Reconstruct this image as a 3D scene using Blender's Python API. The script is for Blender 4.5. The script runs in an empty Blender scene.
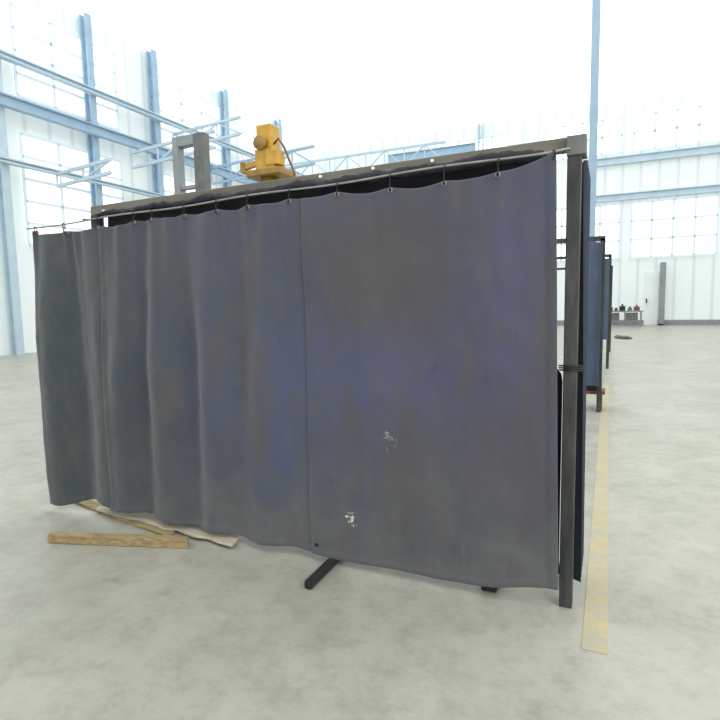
import bpy, math, random
from mathutils import Vector, noise
random.seed(4)
sc=bpy.context.scene
COL=bpy.context.collection
def s2l(c):
    return tuple(((v/255)/12.92 if v/255<=0.04045 else ((v/255+0.055)/1.055)**2.4) for v in c)+(1.0,)
# ---------------------------------------------------------------- materials
def newmat(name):
    m=bpy.data.materials.new(name); m.use_nodes=True
    nt=m.node_tree; b=nt.nodes['Principled BSDF']
    return m,nt,b
def mat(name,rgb,rough=.6,metal=0,var=.15,scale=6,emis=0,bump=0,stretch=(1,1,1)):
    m,nt,b=newmat(name)
    N=nt.nodes; L=nt.links
    tc=N.new('ShaderNodeTexCoord'); mp=N.new('ShaderNodeMapping'); mp.inputs['Scale'].default_value=stretch
    L.new(tc.outputs['Object'],mp.inputs['Vector'])
    n=N.new('ShaderNodeTexNoise'); n.inputs['Scale'].default_value=scale; n.inputs['Detail'].default_value=5
    L.new(mp.outputs[0],n.inputs['Vector'])
    r=N.new('ShaderNodeValToRGB'); c=s2l(rgb)
    r.color_ramp.elements[0].position=.3; r.color_ramp.elements[1].position=.7
    r.color_ramp.elements[0].color=tuple(v*(1-var) for v in c[:3])+(1,)
    r.color_ramp.elements[1].color=tuple(min(1,v*(1+var)) for v in c[:3])+(1,)
    L.new(n.outputs['Fac'],r.inputs[0]); L.new(r.outputs[0],b.inputs['Base Color'])
    b.inputs['Roughness'].default_value=rough; b.inputs['Metallic'].default_value=metal
    if emis:
        L.new(r.outputs[0],b.inputs['Emission Color']); b.inputs['Emission Strength'].default_value=emis
    if bump:
        bp=N.new('ShaderNodeBump'); bp.inputs['Strength'].default_value=bump; bp.inputs['Distance'].default_value=.01
        L.new(n.outputs['Fac'],bp.inputs['Height']); L.new(bp.outputs[0],b.inputs['Normal'])
    return m

def cloth_mat(name,base,blue,dirt,greydust,marks=False):
    m,nt,b=newmat(name); N=nt.nodes; L=nt.links
    geo=N.new('ShaderNodeNewGeometry')
    def noi(scale,detail,st,rough=.6):
        mp=N.new('ShaderNodeMapping'); mp.inputs['Scale'].default_value=st
        L.new(geo.outputs['Position'],mp.inputs['Vector'])
        n=N.new('ShaderNodeTexNoise'); n.inputs['Scale'].default_value=scale; n.inputs['Detail'].default_value=detail
        n.inputs['Roughness'].default_value=rough
        L.new(mp.outputs[0],n.inputs['Vector']); return n.outputs['Fac']
    def mr(src,a,bb,c=0,d=1):
        r=N.new('ShaderNodeMapRange'); r.interpolation_type='SMOOTHSTEP'; r.inputs[1].default_value=a; r.inputs[2].default_value=bb
        r.inputs[3].default_value=c; r.inputs[4].default_value=d; L.new(src,r.inputs[0]); return r.outputs[0]
    def mth(op,a,bb):
        r=N.new('ShaderNodeMath'); r.operation=op
        for i,v in enumerate((a,bb)):
            if isinstance(v,(int,float)): r.inputs[i].default_value=v
            else: L.new(v,r.inputs[i])
        return r.outputs[0]
    def mix(f,a,bb):
        r=N.new('ShaderNodeMix'); r.data_type='RGBA'; L.new(f,r.inputs[0])
        for i,v in ((6,a),(7,bb)):
            if isinstance(v,tuple): r.inputs[i].default_value=v
            else: L.new(v,r.inputs[i])
        return r.outputs[2]
    sep=N.new('ShaderNodeSeparateXYZ'); L.new(geo.outputs['Position'],sep.inputs[0])
    X=sep.outputs[0]; Z=sep.outputs[2]
    big=noi(1.1,4,(1.2,1,.9)); col=mix(mr(big,.36,.66),s2l(base),s2l(blue))
    st=noi(1.5,6,(1.6,1,.8),.65)
    st2=noi(4.5,7,(1.3,1,.7),.7)
    def patch(px,pz,rx,rz,amt,c,col):
        dx=mth('DIVIDE',mth('SUBTRACT',X,px),rx); dz=mth('DIVIDE',mth('SUBTRACT',Z,pz),rz)
        d=mth('SQRT',mth('ADD',mth('MULTIPLY',dx,dx),mth('MULTIPLY',dz,dz)),0)
        d=mth('ADD',d,mr(st,.3,.7,-.4,.4)); d=mth('ADD',d,mr(st2,.3,.7,-.2,.2))
        return mix(mr(d,1.35,.0,0,amt),col,s2l(c))
    col=patch(-2.25,1.3,.60,.7,.85,(66,76,106),col)
    col=patch(-1.45,1.3,.55,.5,.75,(74,79,110),col)
    col=patch(-.6,1.5,.50,.9,.75,(72,73,102),col)
    col=patch(-2.3,2.2,.6,.3,.5,(56,63,90),col)
    col=patch(-3.1,1.3,.4,.7,.4,(58,71,88),col)
    col=patch(-1.25,1.95,.5,.45,.8,(76,70,69),col)
    col=patch(-.45,.7,.3,.5,.5,(78,75,73),col)
    col=patch(-1.0,.75,.6,.3,.5,(84,84,90),col)
    col=mix(mr(st,.44,.70,0,.85),col,s2l(dirt))
    hz=mth('ADD',Z,mr(noi(2.5,3,(1,1,1)),.3,.7,-.25,.25))
    col=mix(mr(hz,.75,.05,0,.65),col,s2l(greydust))
    col=mix(mr(X,-2.3,-4.2,0,.85),col,s2l((50,61,65)))
    fine=noi(26,6,(1,1,.6),.7)
    col=mix(mr(st2,.46,.72,0,.6),col,s2l((84,79,75)))
    col=mix(mr(st2,.46,.25,0,.5),col,s2l((48,52,64)))
    col=mix(mr(fine,.4,.8,0,.45),col,s2l(dirt))
    if marks:
        nz=mr(noi(34,4,(1,1,1),.7),.3,.7,-.04,.04)
        for (mx,mz,rad,am) in ((-1.51,.355,.026,.95),(-1.49,.315,.010,.6),(-1.24,.92,.016,.35),(-1.25,.86,.01,.22),(-1.19,.88,.008,.22)):
            dx=mth('SUBTRACT',X,mx); dz=mth('SUBTRACT',Z,mz)
            d=mth('SQRT',mth('ADD',mth('MULTIPLY',dx,dx),mth('MULTIPLY',dz,dz)),0)
            d=mth('ADD',d,nz)
            col=mix(mr(d,rad,rad-.02,0,am),col,s2l((216,212,190)))
    L.new(col,b.inputs['Base Color'])
    b.inputs['Roughness'].default_value=.75
    b.inputs['Sheen Weight'].default_value=.25
    bp=N.new('ShaderNodeBump'); bp.inputs['Strength'].default_value=.35; bp.inputs['Distance'].default_value=.012
    hgt=mth('ADD',noi(7,6,(1.3,1,.6),.6),mth('MULTIPLY',noi(160,2,(1,1,1),.6),.12))
    L.new(hgt,bp.inputs['Height']); L.new(bp.outputs[0],b.inputs['Normal'])
    return m

M_cloth=cloth_mat('navy_canvas',(63,69,80),(67,73,92),(76,74,73),(93,97,95),True)
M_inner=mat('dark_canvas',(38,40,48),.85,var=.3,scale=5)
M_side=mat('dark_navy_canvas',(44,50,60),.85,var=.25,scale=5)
M_far=mat('far_navy_canvas',(74,86,108),.85,var=.2,scale=2)
M_beam=mat('olive_grey_steel',(112,109,97),.6,.2,.28,5,bump=.2,stretch=(.4,2,2))
M_post=mat('dark_steel',(62,65,63),.6,.2,.5,9,bump=.3,stretch=(2,2,.4))
M_rod=mat('galvanised_steel',(140,140,136),.5,.4,.2,12)
M_dark=mat('blackened_steel',(40,40,40),.6,.3,.3,10)
M_pale=mat('pale_bolt',(240,240,236),.4,0,.05,30)
M_blue=mat('hazed_blue_paint',(155,182,203),.6,0,.08,2)  # haze put into the colour: blue lightened for distance
M_pblue=mat('hazed_pale_blue_paint',(186,206,218),.6,0,.06,2)  # paler still, with distance haze mixed into the paint colour
M_wf=mat('window_frame_glow_paint',(205,217,223),.6,0,.04,2,emis=.25)  # frames glow a little so they don't go dark against the panes
M_yel=mat('yellow_paint',(196,154,58),.5,0,.2,8)
M_yeld=mat('worn_ochre_paint',(150,120,58),.5,0,.25,8)
M_hose=mat('brown_hose',(120,85,60),.6,0,.2,10)
M_wood=mat('pine_wood',(152,135,96),.8,0,.35,5,bump=.6,stretch=(1,10,10))
M_wood2=mat('pale_wood',(180,172,152),.8,0,.25,5,bump=.4,stretch=(1,10,10))
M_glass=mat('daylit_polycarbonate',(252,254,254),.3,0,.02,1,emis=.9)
M_roof=mat('glowing_roof_sheet',(252,253,253),.6,0,.01,.3,emis=1.05)  # emission added: the roof glows in place of sky light
M_door=mat('white_door_glow_paint',(222,228,226),.5,0,.03,1,emis=.15)  # weak emission brightens the door
M_grey=mat('grey_machine_paint',(138,147,148),.5,.1,.14,3)
M_cap=mat('grey_cap_steel',(104,108,106),.5,.2,.16,9)
M_rust=mat('rusty_steel',(120,78,62),.8,0,.35,9)
M_bench=mat('grey_green_bench',(140,146,138),.6,0,.2,4)
m,nt,b=newmat('glowing_white_cladding'); M_wall=m; N=nt.nodes; L=nt.links
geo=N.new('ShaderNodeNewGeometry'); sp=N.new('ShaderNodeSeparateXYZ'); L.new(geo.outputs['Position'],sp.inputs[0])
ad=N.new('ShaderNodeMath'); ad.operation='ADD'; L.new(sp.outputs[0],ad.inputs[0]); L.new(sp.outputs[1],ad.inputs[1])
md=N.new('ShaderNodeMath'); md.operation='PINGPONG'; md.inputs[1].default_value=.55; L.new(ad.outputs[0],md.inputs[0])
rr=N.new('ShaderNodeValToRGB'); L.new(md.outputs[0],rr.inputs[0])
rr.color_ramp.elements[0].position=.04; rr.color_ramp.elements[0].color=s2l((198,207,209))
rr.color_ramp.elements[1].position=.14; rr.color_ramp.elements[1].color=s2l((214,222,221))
L.new(rr.outputs[0],b.inputs['Base Color']); L.new(rr.outputs[0],b.inputs['Emission Color']); b.inputs['Emission Strength'].default_value=.28  # cladding glows faintly to brighten the hall walls

m,nt,b=newmat('worn_concrete'); M_floor=m; N=nt.nodes; L=nt.links
geo=N.new('ShaderNodeNewGeometry')
def fn(scale,det,r=.6):
    n=N.new('ShaderNodeTexNoise'); n.inputs['Scale'].default_value=scale; n.inputs['Detail'].default_value=det; n.inputs['Roughness'].default_value=r
    L.new(geo.outputs['Position'],n.inputs['Vector']); return n.outputs['Fac']
r1=N.new('ShaderNodeValToRGB'); L.new(fn(.9,7,.65),r1.inputs[0])
r1.color_ramp.elements[0].position=.32; r1.color_ramp.elements[0].color=s2l((148,149,138))
r1.color_ramp.elements[1].position=.68; r1.color_ramp.elements[1].color=s2l((174,174,163))
r2=N.new('ShaderNodeValToRGB'); L.new(fn(5,10,.78),r2.inputs[0])
r2.color_ramp.elements[0].position=.36; r2.color_ramp.elements[0].color=(.80,.80,.77,1)
r2.color_ramp.elements[1].position=.54; r2.color_ramp.elements[1].color=(1,1,1,1)
mx=N.new('ShaderNodeMix'); mx.data_type='RGBA'; mx.blend_type='MULTIPLY'; mx.inputs[0].default_value=1
L.new(r1.outputs[0],mx.inputs[6]); L.new(r2.outputs[0],mx.inputs[7]); L.new(mx.outputs[2],b.inputs['Base Color'])
b.inputs['Roughness'].default_value=.4; b.inputs['Specular IOR Level'].default_value=.45
bp=N.new('ShaderNodeBump'); bp.inputs['Strength'].default_value=.08; L.new(fn(14,6),bp.inputs['Height']); L.new(bp.outputs[0],b.inputs['Normal'])
m,nt,b=newmat('worn_yellow_paint'); M_line=m; N=nt.nodes; L=nt.links
geo=N.new('ShaderNodeNewGeometry')
r=N.new('ShaderNodeValToRGB'); L.new(fn(7,9,.85),r.inputs[0])
r.color_ramp.elements[0].position=.42; r.color_ramp.elements[0].color=s2l((160,160,147))
r.color_ramp.elements[1].position=.62; r.color_ramp.elements[1].color=s2l((188,170,112))
L.new(r.outputs[0],b.inputs['Base Color']); b.inputs['Roughness'].default_value=.5

# ---------------------------------------------------------------- builders
ORG={}
def link(o,origin,parent):
    origin=Vector(origin); ORG[o.name]=origin
    if parent: o.parent=parent; o.location=origin-ORG[parent.name]
    else: o.location=origin
    COL.objects.link(o)
    return o
def thing(o,label,cat,group=None):
    o['label']=label; o['category']=cat
    if group: o['group']=group
    return o
def empty(name,origin,label,cat,group=None):
    o=bpy.data.objects.new(name,None); o.empty_display_size=.1
    link(o,origin,None); return thing(o,label,cat,group)
def mesh(name,vs,fs,ma,origin=None,parent=None,smooth=False,bevel=0):
    if origin is None:
        origin=((min(v[0] for v in vs)+max(v[0] for v in vs))/2,(min(v[1] for v in vs)+max(v[1] for v in vs))/2,min(v[2] for v in vs))
    o_=Vector(origin)
    me=bpy.data.meshes.new(name); me.from_pydata([tuple(Vector(v)-o_) for v in vs],[],fs)
    me.materials.append(ma)
    if smooth:
        for p in me.polygons: p.use_smooth=True
    o=bpy.data.objects.new(name,me); link(o,origin,parent)
    if bevel:
        bm=o.modifiers.new('b','BEVEL'); bm.width=bevel; bm.segments=2; bm.limit_method='ANGLE'
    return o
def boxg(a,b_):
    x0,y0,z0=a;x1,y1,z1=b_
    return [(x0,y0,z0),(x1,y0,z0),(x1,y1,z0),(x0,y1,z0),(x0,y0,z1),(x1,y0,z1),(x1,y1,z1),(x0,y1,z1)],[(0,3,2,1),(4,5,6,7),(0,1,5,4),(1,2,6,5),(2,3,7,6),(3,0,4,7)]
def cat_(parts):
    V=[];F=[]
    for v,f in parts:
        n=len(V); V+=v; F+=[tuple(i+n for i in q) for q in f]
    return V,F
def box(name,a,b_,ma,parent=None,bevel=0,origin=None):
    v,f=boxg(a,b_); return mesh(name,v,f,ma,origin,parent,False,bevel)
def barg(p,q,w,h,up=(0,0,1)):
    p=Vector(p);q=Vector(q);d=(q-p).normalized();u=Vector(up)
    s=d.cross(u).normalized()*w/2; t=s.cross(d).normalized()*h/2
    V=[tuple(c+a*s+b_*t) for c in (p,q) for a,b_ in ((-1,-1),(1,-1),(1,1),(-1,1))]
    return V,[(0,1,2,3),(7,6,5,4),(0,4,5,1),(1,5,6,2),(2,6,7,3),(3,7,4,0)]
def bar(name,p,q,w,h,ma,parent=None,bevel=0,up=(0,0,1)):
    v,f=barg(p,q,w,h,up); return mesh(name,v,f,ma,None,parent,False,bevel)
def tubeg(pts,r,n=10):
    V=[];F=[];pts=[Vector(p) for p in pts]
    rs=r if isinstance(r,(list,tuple)) else [r]*len(pts)
    ref=None
    for i,p in enumerate(pts):
        d=(pts[min(i+1,len(pts)-1)]-pts[max(i-1,0)]).normalized()
        if ref is None:
            ref=d.cross(Vector((0,0,1)))
            if ref.length<.1: ref=d.cross(Vector((1,0,0)))
        s=(ref-d*ref.dot(d)).normalized(); ref=s; t=d.cross(s)
        for k in range(n):
            a=2*math.pi*k/n; V.append(tuple(p+(s*math.cos(a)+t*math.sin(a))*rs[i]))
    for i in range(len(pts)-1):
        for k in range(n):
            F.append((i*n+k,i*n+(k+1)%n,(i+1)*n+(k+1)%n,(i+1)*n+k))
    F.append(tuple(range(n))[::-1]); F.append(tuple((len(pts)-1)*n+k for k in range(n)))
    return V,F
def tube(name,pts,r,ma,parent=None,n=10):
    v,f=tubeg(pts,r,n); return mesh(name,v,f,ma,None,parent,True)
def torusg(c,R_,r,axis,n=18,m_=7):
    c=Vector(c);ax=Vector(axis).normalized(); u=ax.cross(Vector((0,0,1)))
    if u.length<.1: u=ax.cross(Vector((1,0,0)))
    u.normalize(); w=ax.cross(u);V=[];F=[]
    for i in range(n):
        a=2*math.pi*i/n; d=u*math.cos(a)+w*math.sin(a)
        for k in range(m_):
            b_=2*math.pi*k/m_; V.append(tuple(c+d*(R_+r*math.cos(b_))+ax*r*math.sin(b_)))
    for i in range(n):
        for k in range(m_):
            F.append((i*m_+k,((i+1)%n)*m_+k,((i+1)%n)*m_+(k+1)%m_,i*m_+(k+1)%m_))
    return V,F
def structure(o): o['kind']='structure'; return o

# ---------------------------------------------------------------- hall shell
structure(box('floor',(-24,-8,-.2),(16,39.6,0),M_floor))
structure(box('trim_1',(-.085,-.3,.0),(.035,9.5,.003),M_line))
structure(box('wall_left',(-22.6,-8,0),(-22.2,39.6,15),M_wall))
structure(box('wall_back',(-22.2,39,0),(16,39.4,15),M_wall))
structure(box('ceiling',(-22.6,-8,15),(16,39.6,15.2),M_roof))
wi=1
def window(a,b_,axis,nx,nz):
    global wi
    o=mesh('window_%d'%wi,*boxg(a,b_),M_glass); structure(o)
    ps=[]
    x0,y0,z0=a;x1,y1,z1=b_
    for i in range(nx+1):
        t=i/nx
        if axis=='x': x=x0+(x1-x0)*t; ps.append(boxg((x-.07,y0-.06,z0),(x+.07,y0,z1)))
        else: y=y0+(y1-y0)*t; ps.append(boxg((x1,y-.06,z0),(x1+.06,y+.06,z1)))
    for i in range(nz+1):
        z=z0+(z1-z0)*i/nz
        if axis=='x': ps.append(boxg((x0,y0-.06,z-.07),(x1,y0,z+.07)))
        else: ps.append(boxg((x1,y0,z-.06),(x1+.06,y1,z+.06)))
    mesh('window_frame',*cat_(ps),M_wf,None,o)
    wi+=1
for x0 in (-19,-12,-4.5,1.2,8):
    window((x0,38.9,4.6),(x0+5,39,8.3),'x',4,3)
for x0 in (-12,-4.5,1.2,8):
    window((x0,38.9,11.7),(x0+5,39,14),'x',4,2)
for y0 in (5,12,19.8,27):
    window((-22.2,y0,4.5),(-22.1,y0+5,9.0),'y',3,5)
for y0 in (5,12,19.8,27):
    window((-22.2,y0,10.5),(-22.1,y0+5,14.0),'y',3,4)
structure(box('door_1',(2.15,38.85,0),(3.0,39,3.6),M_door,bevel=.02))
box('door_handle',(2.25,38.75,1.5),(2.32,38.85,1.8),M_dark,bpy.data.objects['door_1'])
structure(box('baseboard_back',(-22.2,38.9,0),(16,38.97,.35),M_grey))

def column(x,y,h,mt,w=.34,d=.3,lab='light blue lattice steel column beside the white wall'):
    c=empty('steel_column',(x,y,0),lab,'column','blue steel hall columns')
    for dx in (-w/2,w/2):
        box('column_chord',(x+dx-.05,y-d/2,0),(x+dx+.05,y+d/2,h),mt,c)
    ps=[];z=0;k=0
    while z<h-.6:
        a,b_=(-w/2,w/2) if k%2 else (w/2,-w/2)
        ps.append(barg((x+a,y,z),(x+b_,y,z+.6),.05,.05,(0,1,0))); z+=.6;k+=1
    mesh('column_lacing',*cat_(ps),mt,None,c)
for y in (11,15.3,19.2,25,31): column(-21.85,y,15,M_pblue if y<15 else M_blue,.34)
c=empty('steel_column',(-.72,20,0),'plain blue steel column standing beside the curtained bays','column','blue steel hall columns')
box('column_web',(-.74,19.85,0),(-.70,20.15,15),M_blue,c)
box('column_flange',(-.86,19.82,0),(-.58,19.85,15),M_blue,c)
box('column_flange',(-.86,20.15,0),(-.58,20.18,15),M_blue,c)
column(-9,38.6,15,M_pblue)
def girder(p,q,h,mt,lab):
    p=Vector(p);q=Vector(q)
    g=empty('crane_girder',tuple((p+q)/2-Vector((0,0,h/2))),lab,'girder','blue overhead girders')
    hh=Vector((0,0,h/2))
    bar('top_flange',p+hh,q+hh,.3,.06,mt,g); bar('bottom_flange',p-hh,q-hh,.3,.06,mt,g); bar('girder_web',p,q,.06,h-.06,mt,g)
girder((-21.5,4,9.9),(-21.5,38,9.9),.4,M_blue,'long light blue steel crane girder along the white wall')
girder((-21.5,4,7.6),(-21.5,38,7.6),.14,M_pblue,'slim pale blue rail along the white wall')
girder((-21.5,4,11.6),(-21.5,38,11.6),.18,M_pblue,'slim pale blue upper rail along the white wall')
girder((-2,38.82,11.2),(15,38.82,11.2),.45,M_pblue,'pale blue crane girder across the end wall')
girder((-2,38.82,8.75),(15,38.82,8.75),.4,M_pblue,'lower pale blue girder across the end wall')
girder((-16.5,38.82,13.3),(-9.5,38.82,13.3),.75,M_blue,'deep blue girder high on the end wall')
def truss(p,q,h,mt,lab):
    p=Vector(p);q=Vector(q);H=Vector((0,0,h))
    g=empty('roof_truss',tuple((p+q)/2),lab,'truss','blue roof trusses')
    bar('top_chord',p+H,q+H,.12,.12,mt,g); bar('bottom_chord',p,q,.12,.12,mt,g)
    d=q-p;n=int(d.length/1.3);ps=[]
    for i in range(n):
        a=p+d*(i/n);b_=p+d*((i+1)/n)
        ps.append(barg(a if i%2 else a+H,b_+H if i%2 else b_,.07,.07,(0,0,1)))
        ps.append(barg(a,a+H,.06,.06,(1,0,0)))
    mesh('truss_web',*cat_(ps),mt,None,g)
truss((-21.2,30,10.4),(-9.3,30,10.4),1.1,M_pblue,'pale blue lattice truss spanning beside the wall')
truss((-21.3,17,8.6),(-16.2,17,8.9),.7,M_pblue,'short pale blue bracket truss on the wall column')
truss((-21.4,23,9.0),(-14.5,23,9.3),.9,M_blue,'pale blue lattice bracket truss between wall columns')
truss((-21.4,13,7.0),(-18.2,13,7.2),.5,M_pblue,'small pale blue bracket truss low on the wall')
truss((-21.4,20,10.2),(-17,20,10.4),.8,M_pblue,'pale blue lattice bracket truss high on the wall')

# ---------------------------------------------------------------- booth frame
fr=empty('booth_frame',(-2,.12,0),'dark steel tube frame carrying the welding curtains','frame')
bar('top_beam',(-3.86,.14,2.545),(-.2,.14,2.575),.07,.07,M_beam,fr,.006,(0,0,1))
box('post',(-.222,.06,0),(-.152,.15,2.52),M_post,fr,.005)
box('post',(-3.86,.1,0),(-3.79,.17,2.51),M_post,fr,.005)
box('cap_plate',(-.226,.05,2.50),(-.128,.18,2.60),M_cap,fr,.004)
ROD=lambda x: 2.435+(x+4.5)*(.085/4.25)
tube('curtain_rod',[(x,0,ROD(x)+.006*math.sin(x*5)) for x in [ -4.5+i*.1 for i in range(43)]]+[(-.215,.03,2.53),(-.2,.08,2.53)],.0065,M_rod,fr)
bar('rod_bracket',(-3.82,.1,ROD(-3.82)+.02),(-3.82,0,ROD(-3.82)+.010),.02,.012,M_dark,fr)
bar('foot_bar',(-1.66,.5,.03),(-1.645,-.34,.03),.05,.045,M_dark,fr,.004)
bar('foot_bar',(-.63,.5,.03),(-.62,.06,.03),.09,.05,M_dark,fr,.004)
bar('lower_rail',(-3.8,.42,.05),(-.2,.42,.05),.05,.05,M_dark,fr)
for px,pz in ((-1.72,2.572),(-1.35,2.58),(-.97,2.578),(-3.7,2.53)):
    v,f=tubeg([(px,.107,pz),(px,.090,pz)],.010,8)
    mesh('bolt_head',v,f,M_pale,None,fr)
v,f=cat_([torusg((-.187,.105,1.36+.012*i),.060,.004,(0,.1,1)) for i in range(3)])
tie=mesh('wire_tie',v,f,M_dark,None,fr,True)

# ---------------------------------------------------------------- curtains
def lerp(tab,x):
    if x<=tab[0][0]: return tab[0][1]
    for (a,va),(b_,vb) in zip(tab,tab[1:]):
        if x<=b_:
            t=(x-a)/(b_-a); t=t*t*(3-2*t); return va+(vb-va)*t
    return tab[-1][1]
HEM=[(-4.5,.05),(-4.36,.05),(-3.85,.13),(-3.62,.12),(-2.93,.085),(-1.9,.06),(-1.17,.055),(-.66,.07),(-.22,.145)]
RINGS=[-4.40,-4.05,-3.66,-3.27,-3.09,-2.785,-2.49,-2.23,-1.90,-1.55,-1.20,-.87,-.57,-.285]
def ztop(x):
    rs=RINGS
    if x<=rs[0] or x>=rs[-1]: return ROD(x)-.02
    for a,b_ in zip(rs,rs[1:]):
        if a<=x<=b_:
            t=(x-a)/(b_-a); k=rs.index(a)
            sag=min(.026,.085*(b_-a))*(.4+.6*math.sin(k*2.3)**2)
            e=.052 if x<-.57 else .052+(.005-.052)*((x+.57)/.285)
            if -1.5<x<-.3: e+=.022*math.sin((x+1.5)/1.2*math.pi)
            return ROD(x)-e-sag*math.sin(math.pi*t)
FOLDS=[(-4.28,.14,.08),(-4.02,.10,-.07),(-3.74,.09,.06),(-3.45,.12,.09),(-3.22,.07,-.055),(-3.03,.11,.085),(-2.78,.08,-.06),(-2.60,.11,.08),(-2.36,.12,-.05),(-2.13,.11,.055),(-1.93,.09,-.03),(-1.35,.20,.014),(-.95,.19,-.012),(-.6,.16,.014)]
def cy(x,z):
    t=(2.5-z)/2.4
    y=0
    for c,w,a in FOLDS:
        cc=c-.06*t+.03*math.sin(3*t+c*5)
        ww=w*(1+.5*t)
        irr=1+.35*noise.noise(Vector((c*7,z*1.3,4)))
        y+=-a*irr*math.exp(-((x-cc)/ww)**2)*(.15+.85*min(1,max(0,t)*2.2))*(1-.25*t)
    top=math.exp(-max(t,0)*6)
    y+=top*(.012 if x<-1.8 else .004)*math.sin(x*2*math.pi/.17+noise.noise(Vector((x*3,0,0)))*4)
    n=noise.noise(Vector((x*2.2,z*1.1,3)))*.022+noise.noise(Vector((x*5,z*2.6,8)))*.009
    n+=noise.noise(Vector((x*9+z*2,z*5-x*2,1)))*.0045+noise.noise(Vector((x*18-z*4,z*9+x*3,7)))*.0018
    return y+n*min(1,max(0,t)*4+.2)
def curtain(x0,x1,yo,name,label,flare=0):
    nx=int((x1-x0)/.010);nz=200
    c=empty(name,((x0+x1)/2,yo,0.05),label,'curtain','welding curtains on the rod')
    V=[];F=[]
    for j in range(nz+1):
        t=j/nz
        for i in range(nx+1):
            x=x0+(x1-x0)*i/nx
            zt=ztop(x);zb=lerp(HEM,x)+.006*math.sin(x*9)
            z=zt+(zb-zt)*t
            xx=x+flare*t*max(0,(i/nx-.6)/.4)
            e=min(x-x0,x1-x); hem=-.0035 if (e<.045 and e>=0) else 0
            if t>.98: hem=-.0035
            y=cy(x,z)+yo+hem
            if flare and x>x1-.06: y-=.010*math.sin((x-x1+.06)/.06*1.5)
            V.append((xx,y,z))
    for j in range(nz):
        for i in range(nx):
            a=j*(nx+1)+i; F.append((a,a+nx+1,a+nx+2,a+1))
    o=mesh('cloth',V,F,M_cloth,None,c,True)
    so=o.modifiers.new('s','SOLIDIFY'); so.thickness=.0015
    for r in RINGS:
        if x0<=r<=x1:
            z=ztop(r)-.018
            mesh('grommet',*torusg((r,cy(r,z)+yo-.004,z),.012,.0045,(0,1,0)),M_rod,None,c,True)
    return c
c1=curtain(-4.46,-3.62,.02,'welding_curtain','dark teal-grey canvas curtain panel with deep folds')
c2=curtain(-3.66,-1.77,.008,'welding_curtain.001','faded navy canvas curtain panel with soft vertical folds')
c3=curtain(-1.81,-.27,0,'welding_curtain.002','dusty blue canvas curtain panel with pale torn patch',flare=.05)
for x,z in ((-1.765,.13),):
    mesh('grommet',*torusg((x,cy(x,z)-.008,z),.009,.004,(0,1,0)),M_dark,None,c3,True)

for r in RINGS:
    zr=ROD(r)+.006*math.sin(r*5)
    zg=ztop(r)-.018; yg=cy(r,zg)
    ps=[torusg((r,0,zr-.010),.020,.0036,(1,.45,0))]
    ps.append(tubeg([(r,-.006,zr-.028),(r+.003,-.012,(zr+zg)/2-.01),(r,yg-.016,zg-.006),(r,yg,zg-.014),(r,yg+.012,zg-.006)],.0036,7))
    o=mesh('curtain_ring',*cat_(ps),M_dark,None,None,True)
    thing(o,'small dark steel hook ring hanging on the rod','curtain ring','hook rings on the curtain rod')

V=[];F=[];nx=340;nj=60
for j in range(nj+1):
    z=2.585-2.44*j/nj
    k=min(1,max(0,(1.45-z)/.15)); xe=-.34+.105*k*k*(3-2*k)
    for i in range(nx+1):
        u=i/nx
        x=-3.78+(xe+3.78)*u
        V.append((x,.215+.018*math.sin(x*22+j*.05)*min(1,j/8+.2)+.01*math.sin(x*9),z))
for j in range(nj):
    for i in range(nx):
        a=j*(nx+1)+i;F.append((a,a+nx+1,a+nx+2,a+1))
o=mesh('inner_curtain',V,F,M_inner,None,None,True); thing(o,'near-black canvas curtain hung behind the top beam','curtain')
pts=[];rs=[]
for i in range(150):
    x=-3.7+3.36*i/149
    n1=noise.noise(Vector((x*4,0,5)));n2=noise.noise(Vector((x*11,2,5)))
    top=(x+3.7)/3.36
    pts.append((x,.066+.01*n1,2.500+.028*top+.018*n1)); rs.append(.020+.015*top+.012*n2+.008*n1)
v,f=tubeg(pts,rs,14)
v=[(a,b_+.006*noise.noise(Vector((a*18,b_*60,c_*60))),c_+.014*noise.noise(Vector((a*25,b_*50,c_*40)))) for a,b_,c_ in v]
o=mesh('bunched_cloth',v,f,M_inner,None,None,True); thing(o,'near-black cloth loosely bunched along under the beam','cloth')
V=[];F=[]
for j in range(41):
    t=j/40
    for i in range(81):
        y=.19+.5*i/80*(1-.25*math.sin(t*2.2)); x=-.148+.022*math.sin(i*.42+t*1.5)+.014*t
        V.append((x,y,2.5-(2.40)*t))
for j in range(40):
    for i in range(80):
        a=j*81+i;F.append((a,a+81,a+82,a+1))
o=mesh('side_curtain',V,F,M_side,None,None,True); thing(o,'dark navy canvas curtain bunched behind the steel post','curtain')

# ---------------------------------------------------------------- further booths
def booth(y,x1,zb,zt,lab,cw,wid=4.0):
    f_=empty('booth_frame',(x1-wid/2,y,0),'slim dark steel frame of a curtained bay','frame','frames of the further curtained bays')
    box('post',(x1-.05,y+.05,0),(x1+.02,y+.12,zt+.06),M_post,f_)
    box('post',(x1-wid,y+.05,0),(x1-wid+.07,y+.12,zt+.06),M_post,f_)
    bar('top_beam',(x1-wid,y+.085,zt+.06),(x1+.02,y+.085,zt+.06),.07,.07,M_post,f_)
    V=[];F=[];nx=100
    for j in range(21):
        for i in range(nx+1):
            x=x1-.02-cw*i/nx
            V.append((x,y+.035*math.sin(x*25+j*.04)-.02,zt-(zt-zb)*j/20+.02*math.sin(x*17)*(j==0)))
    for j in range(20):
        for i in range(nx):
            a=j*(nx+1)+i;F.append((a,a+1,a+nx+2,a+nx+1))
    o=mesh('welding_curtain',V,F,M_far,None,None,True); thing(o,lab,'curtain','curtains of the further bays')
booth(6.0,-.10,.42,2.62,'faded blue canvas curtain of the next bay',.42)
booth(12.0,.0,.75,2.8,'blue canvas curtain of a distant bay',.6)
booth(17.0,.05,.75,2.8,'grey-blue canvas curtain of a distant bay',.6)
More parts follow.
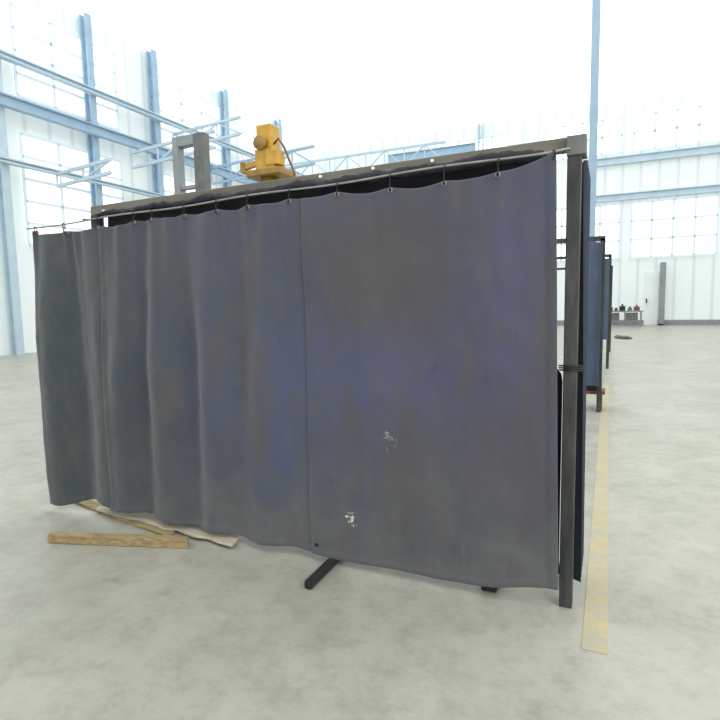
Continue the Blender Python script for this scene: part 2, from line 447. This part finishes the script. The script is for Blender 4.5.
st=empty('steel_stand',(-.2,6.35,0),'rusty low steel stand under the bay curtain','stand')
for x in (-.5,-.1):
    for y in (6.22,6.5): box('leg',(x-.03,y-.03,0),(x+.03,y+.03,.26),M_rust,st)
box('stand_top',(-.55,6.17,.26),(-.03,6.55,.31),M_rust,st,.01)
box('tray',(-.42,6.2,.31),(-.08,6.45,.40),M_dark,st,.01)
wb=empty('workbench',(.9,37,0),'grey workbench against the white end wall','workbench')
box('bench_top',(-.2,36.6,.95),(2.0,37.4,1.03),M_bench,wb)
for x in (-.1,.9,1.85):
    for y in (36.65,37.3): box('leg',(x,y,0),(x+.08,y+.08,.95),M_bench,wb)
box('lower_shelf',(-.1,36.7,.35),(1.9,37.3,.4),M_bench,wb)
for x0,x1 in ((.03,.6),(1.0,1.7)):
    box('drawer_unit',(x0,36.72,.4),(x1,37.25,.9),M_cap,wb,.01)
for i,(x,w,h) in enumerate(((-.1,.3,.35),(.3,.2,.22),(.6,.35,.45),(1.1,.25,.28),(1.45,.35,.38))):
    v,f=cat_([boxg((x,36.8,1.03),(x+w,37.2,1.03+h*.7)),tubeg([(x+w/2,37,1.03+h*.7-.02),(x+w/2,37,1.03+h)],.06,8)])
    o=mesh('machine_part',v,f,random.choice([M_dark,M_rust,M_cap]),None,None,bevel=.01); thing(o,'small dark machine part standing on the workbench','tool','parts on the workbench')
lk=empty('steel_locker',(3.15,38.5,0),'tall grey-blue steel locker beside the white door','locker')
box('locker_body',(3.02,38.3,.1),(3.35,38.8,4.2),M_grey,lk,.02)
box('locker_plinth',(3.05,38.35,0),(3.32,38.78,.1),M_dark,lk)
for (x,y,w) in ((.55,24,.25),(.75,23.8,.2),(.4,24.3,.16)):
    V,F=tubeg([(x-w,y,.05),(x-w*.3,y+.05,.09),(x+w*.4,y-.03,.06),(x+w,y+.04,.05)],[.04,.08,.07,.03],7)
    o=mesh('scrap_offcut',V,F,M_cap,None,None); thing(o,'small dark scrap lying on the concrete floor','scrap','scrap pieces on the floor')

# ---------------------------------------------------------------- machines above the beam
g=empty('portal_frame',(-5.35,3,0),'tall grey steel portal frame behind the booth','frame')
box('post',(-5.62,2.95,0),(-5.52,3.08,4.12),M_grey,g,.01)
box('post',(-5.24,2.95,0),(-5.06,3.08,4.12),M_cap,g,.01)
box('crossbar',(-5.52,2.95,3.98),(-5.24,3.08,4.12),M_grey,g,.01)
box('crossbar',(-5.52,2.97,3.40),(-5.24,3.06,3.45),M_grey,g,.01)
y=empty('jib_crane',(-4.04,3,0),'yellow slewing jib machine on a round mast','crane')
tube('mast',[(-4.04,3,0),(-4.04,3,3.40)],.12,M_yeld,y,20)
box('base_plate',(-4.28,2.80,3.40),(-3.76,3.20,3.48),M_yeld,y,.01)
v,f=cat_([boxg((-4.17,2.86,3.48),(-3.88,3.12,3.74)),boxg((-4.15,2.88,3.74),(-3.93,3.1,4.04)),boxg((-4.0,2.84,3.52),(-3.80,3.0,3.70))])
mesh('slewing_head',v,f,M_yel,None,y,False,.015)
v,f=tubeg([(-4.06,2.88,3.80),(-4.06,2.80,3.80)],.085,14); mesh('gear_cover',v,f,M_yeld,None,y,True)
bar('jib_arm',(-4.12,3,3.62),(-4.42,3,3.58),.07,.07,M_yel,y,.005)
box('arm_end',(-4.47,2.95,3.50),(-4.40,3.05,3.64),M_yeld,y,.005)
bar('brace',(-4.38,3,3.44),(-4.13,3,3.56),.03,.03,M_yel,y)
tube('hose',[(-3.93,2.95,3.80),(-3.86,2.95,3.86),(-3.78,2.95,3.74),(-3.70,2.95,3.55),(-3.64,2.95,3.42),(-3.66,2.95,3.2)],.015,M_hose,y,8)

def plank(p,q,w,h,ma,label,wob=0):
    p=Vector(p);q=Vector(q);V=[];F=[];n=14
    s=(q-p).normalized().cross(Vector((0,0,1))).normalized()
    for i in range(n+1):
        c=p+(q-p)*i/n
        wl=w/2+wob*noise.noise(Vector((i*.7,p.x,1)));wr=w/2+wob*noise.noise(Vector((i*.7,p.x,9)))
        for sx,sz in ((-wl,-h/2),(wr,-h/2),(wr,h/2),(-wl,h/2)):
            e=.25*w*(abs(i-n/2)==n/2)*(1 if sx>0 else -.6)
            V.append(tuple(c+s*sx+Vector((0,0,sz))+(q-p).normalized()*e))
    for i in range(n):
        for k in range(4):
            F.append((i*4+k,i*4+(k+1)%4,i*4+4+(k+1)%4,i*4+4+k))
    F.append((3,2,1,0));F.append(tuple(n*4+k for k in range(4)))
    o=mesh('plank',V,F,ma,None,None,False,.003); thing(o,label,'wood','planks on the floor')
plank((-3.82,-.49,.033),(-2.77,-.15,.033),.075,.062,M_wood,'narrow yellow-brown timber batten lying on the floor',.006)
plank((-4.4,.2,.012),(-3.02,-.05,.012),.10,.02,M_wood,'thin pine board poking out under the curtain',.01)
plank((-4.0,.12,.034),(-2.45,.0,.034),.15,.018,M_wood2,'pale flat ragged board partly under the curtain',.04)
plank((-4.2,.33,.012),(-3.5,.25,.012),.10,.02,M_wood2,'short pale board under the curtain',.02)

# ---------------------------------------------------------------- light, world, camera
w=bpy.data.worlds.new('w'); sc.world=w; w.use_nodes=True
bg=w.node_tree.nodes['Background']; bg.inputs[0].default_value=(.98,.99,1,1); bg.inputs[1].default_value=1.05
ld=bpy.data.lights.new('side_fill_lamp','AREA'); ld.energy=560; ld.size=4.5; ld.color=(1,.98,.95)  # added unseen lamp, side light to shade the curtain folds
lo=bpy.data.objects.new('side_fill_lamp',ld); COL.objects.link(lo)
lo.location=(7,-5,6); lo.rotation_euler=(Vector((-1.8,0,1.2))-Vector((7,-5,6))).to_track_quat('-Z','Y').to_euler()
cam=bpy.data.cameras.new('camera'); co=bpy.data.objects.new('camera',cam); COL.objects.link(co)
co.location=(0,-3.07,1.74); co.rotation_euler=(1.46955,.0191,.4309); cam.sensor_width=36; cam.lens=27; cam.clip_end=300
sc.camera=co
sc.view_settings.view_transform='Standard'; sc.view_settings.look='None'
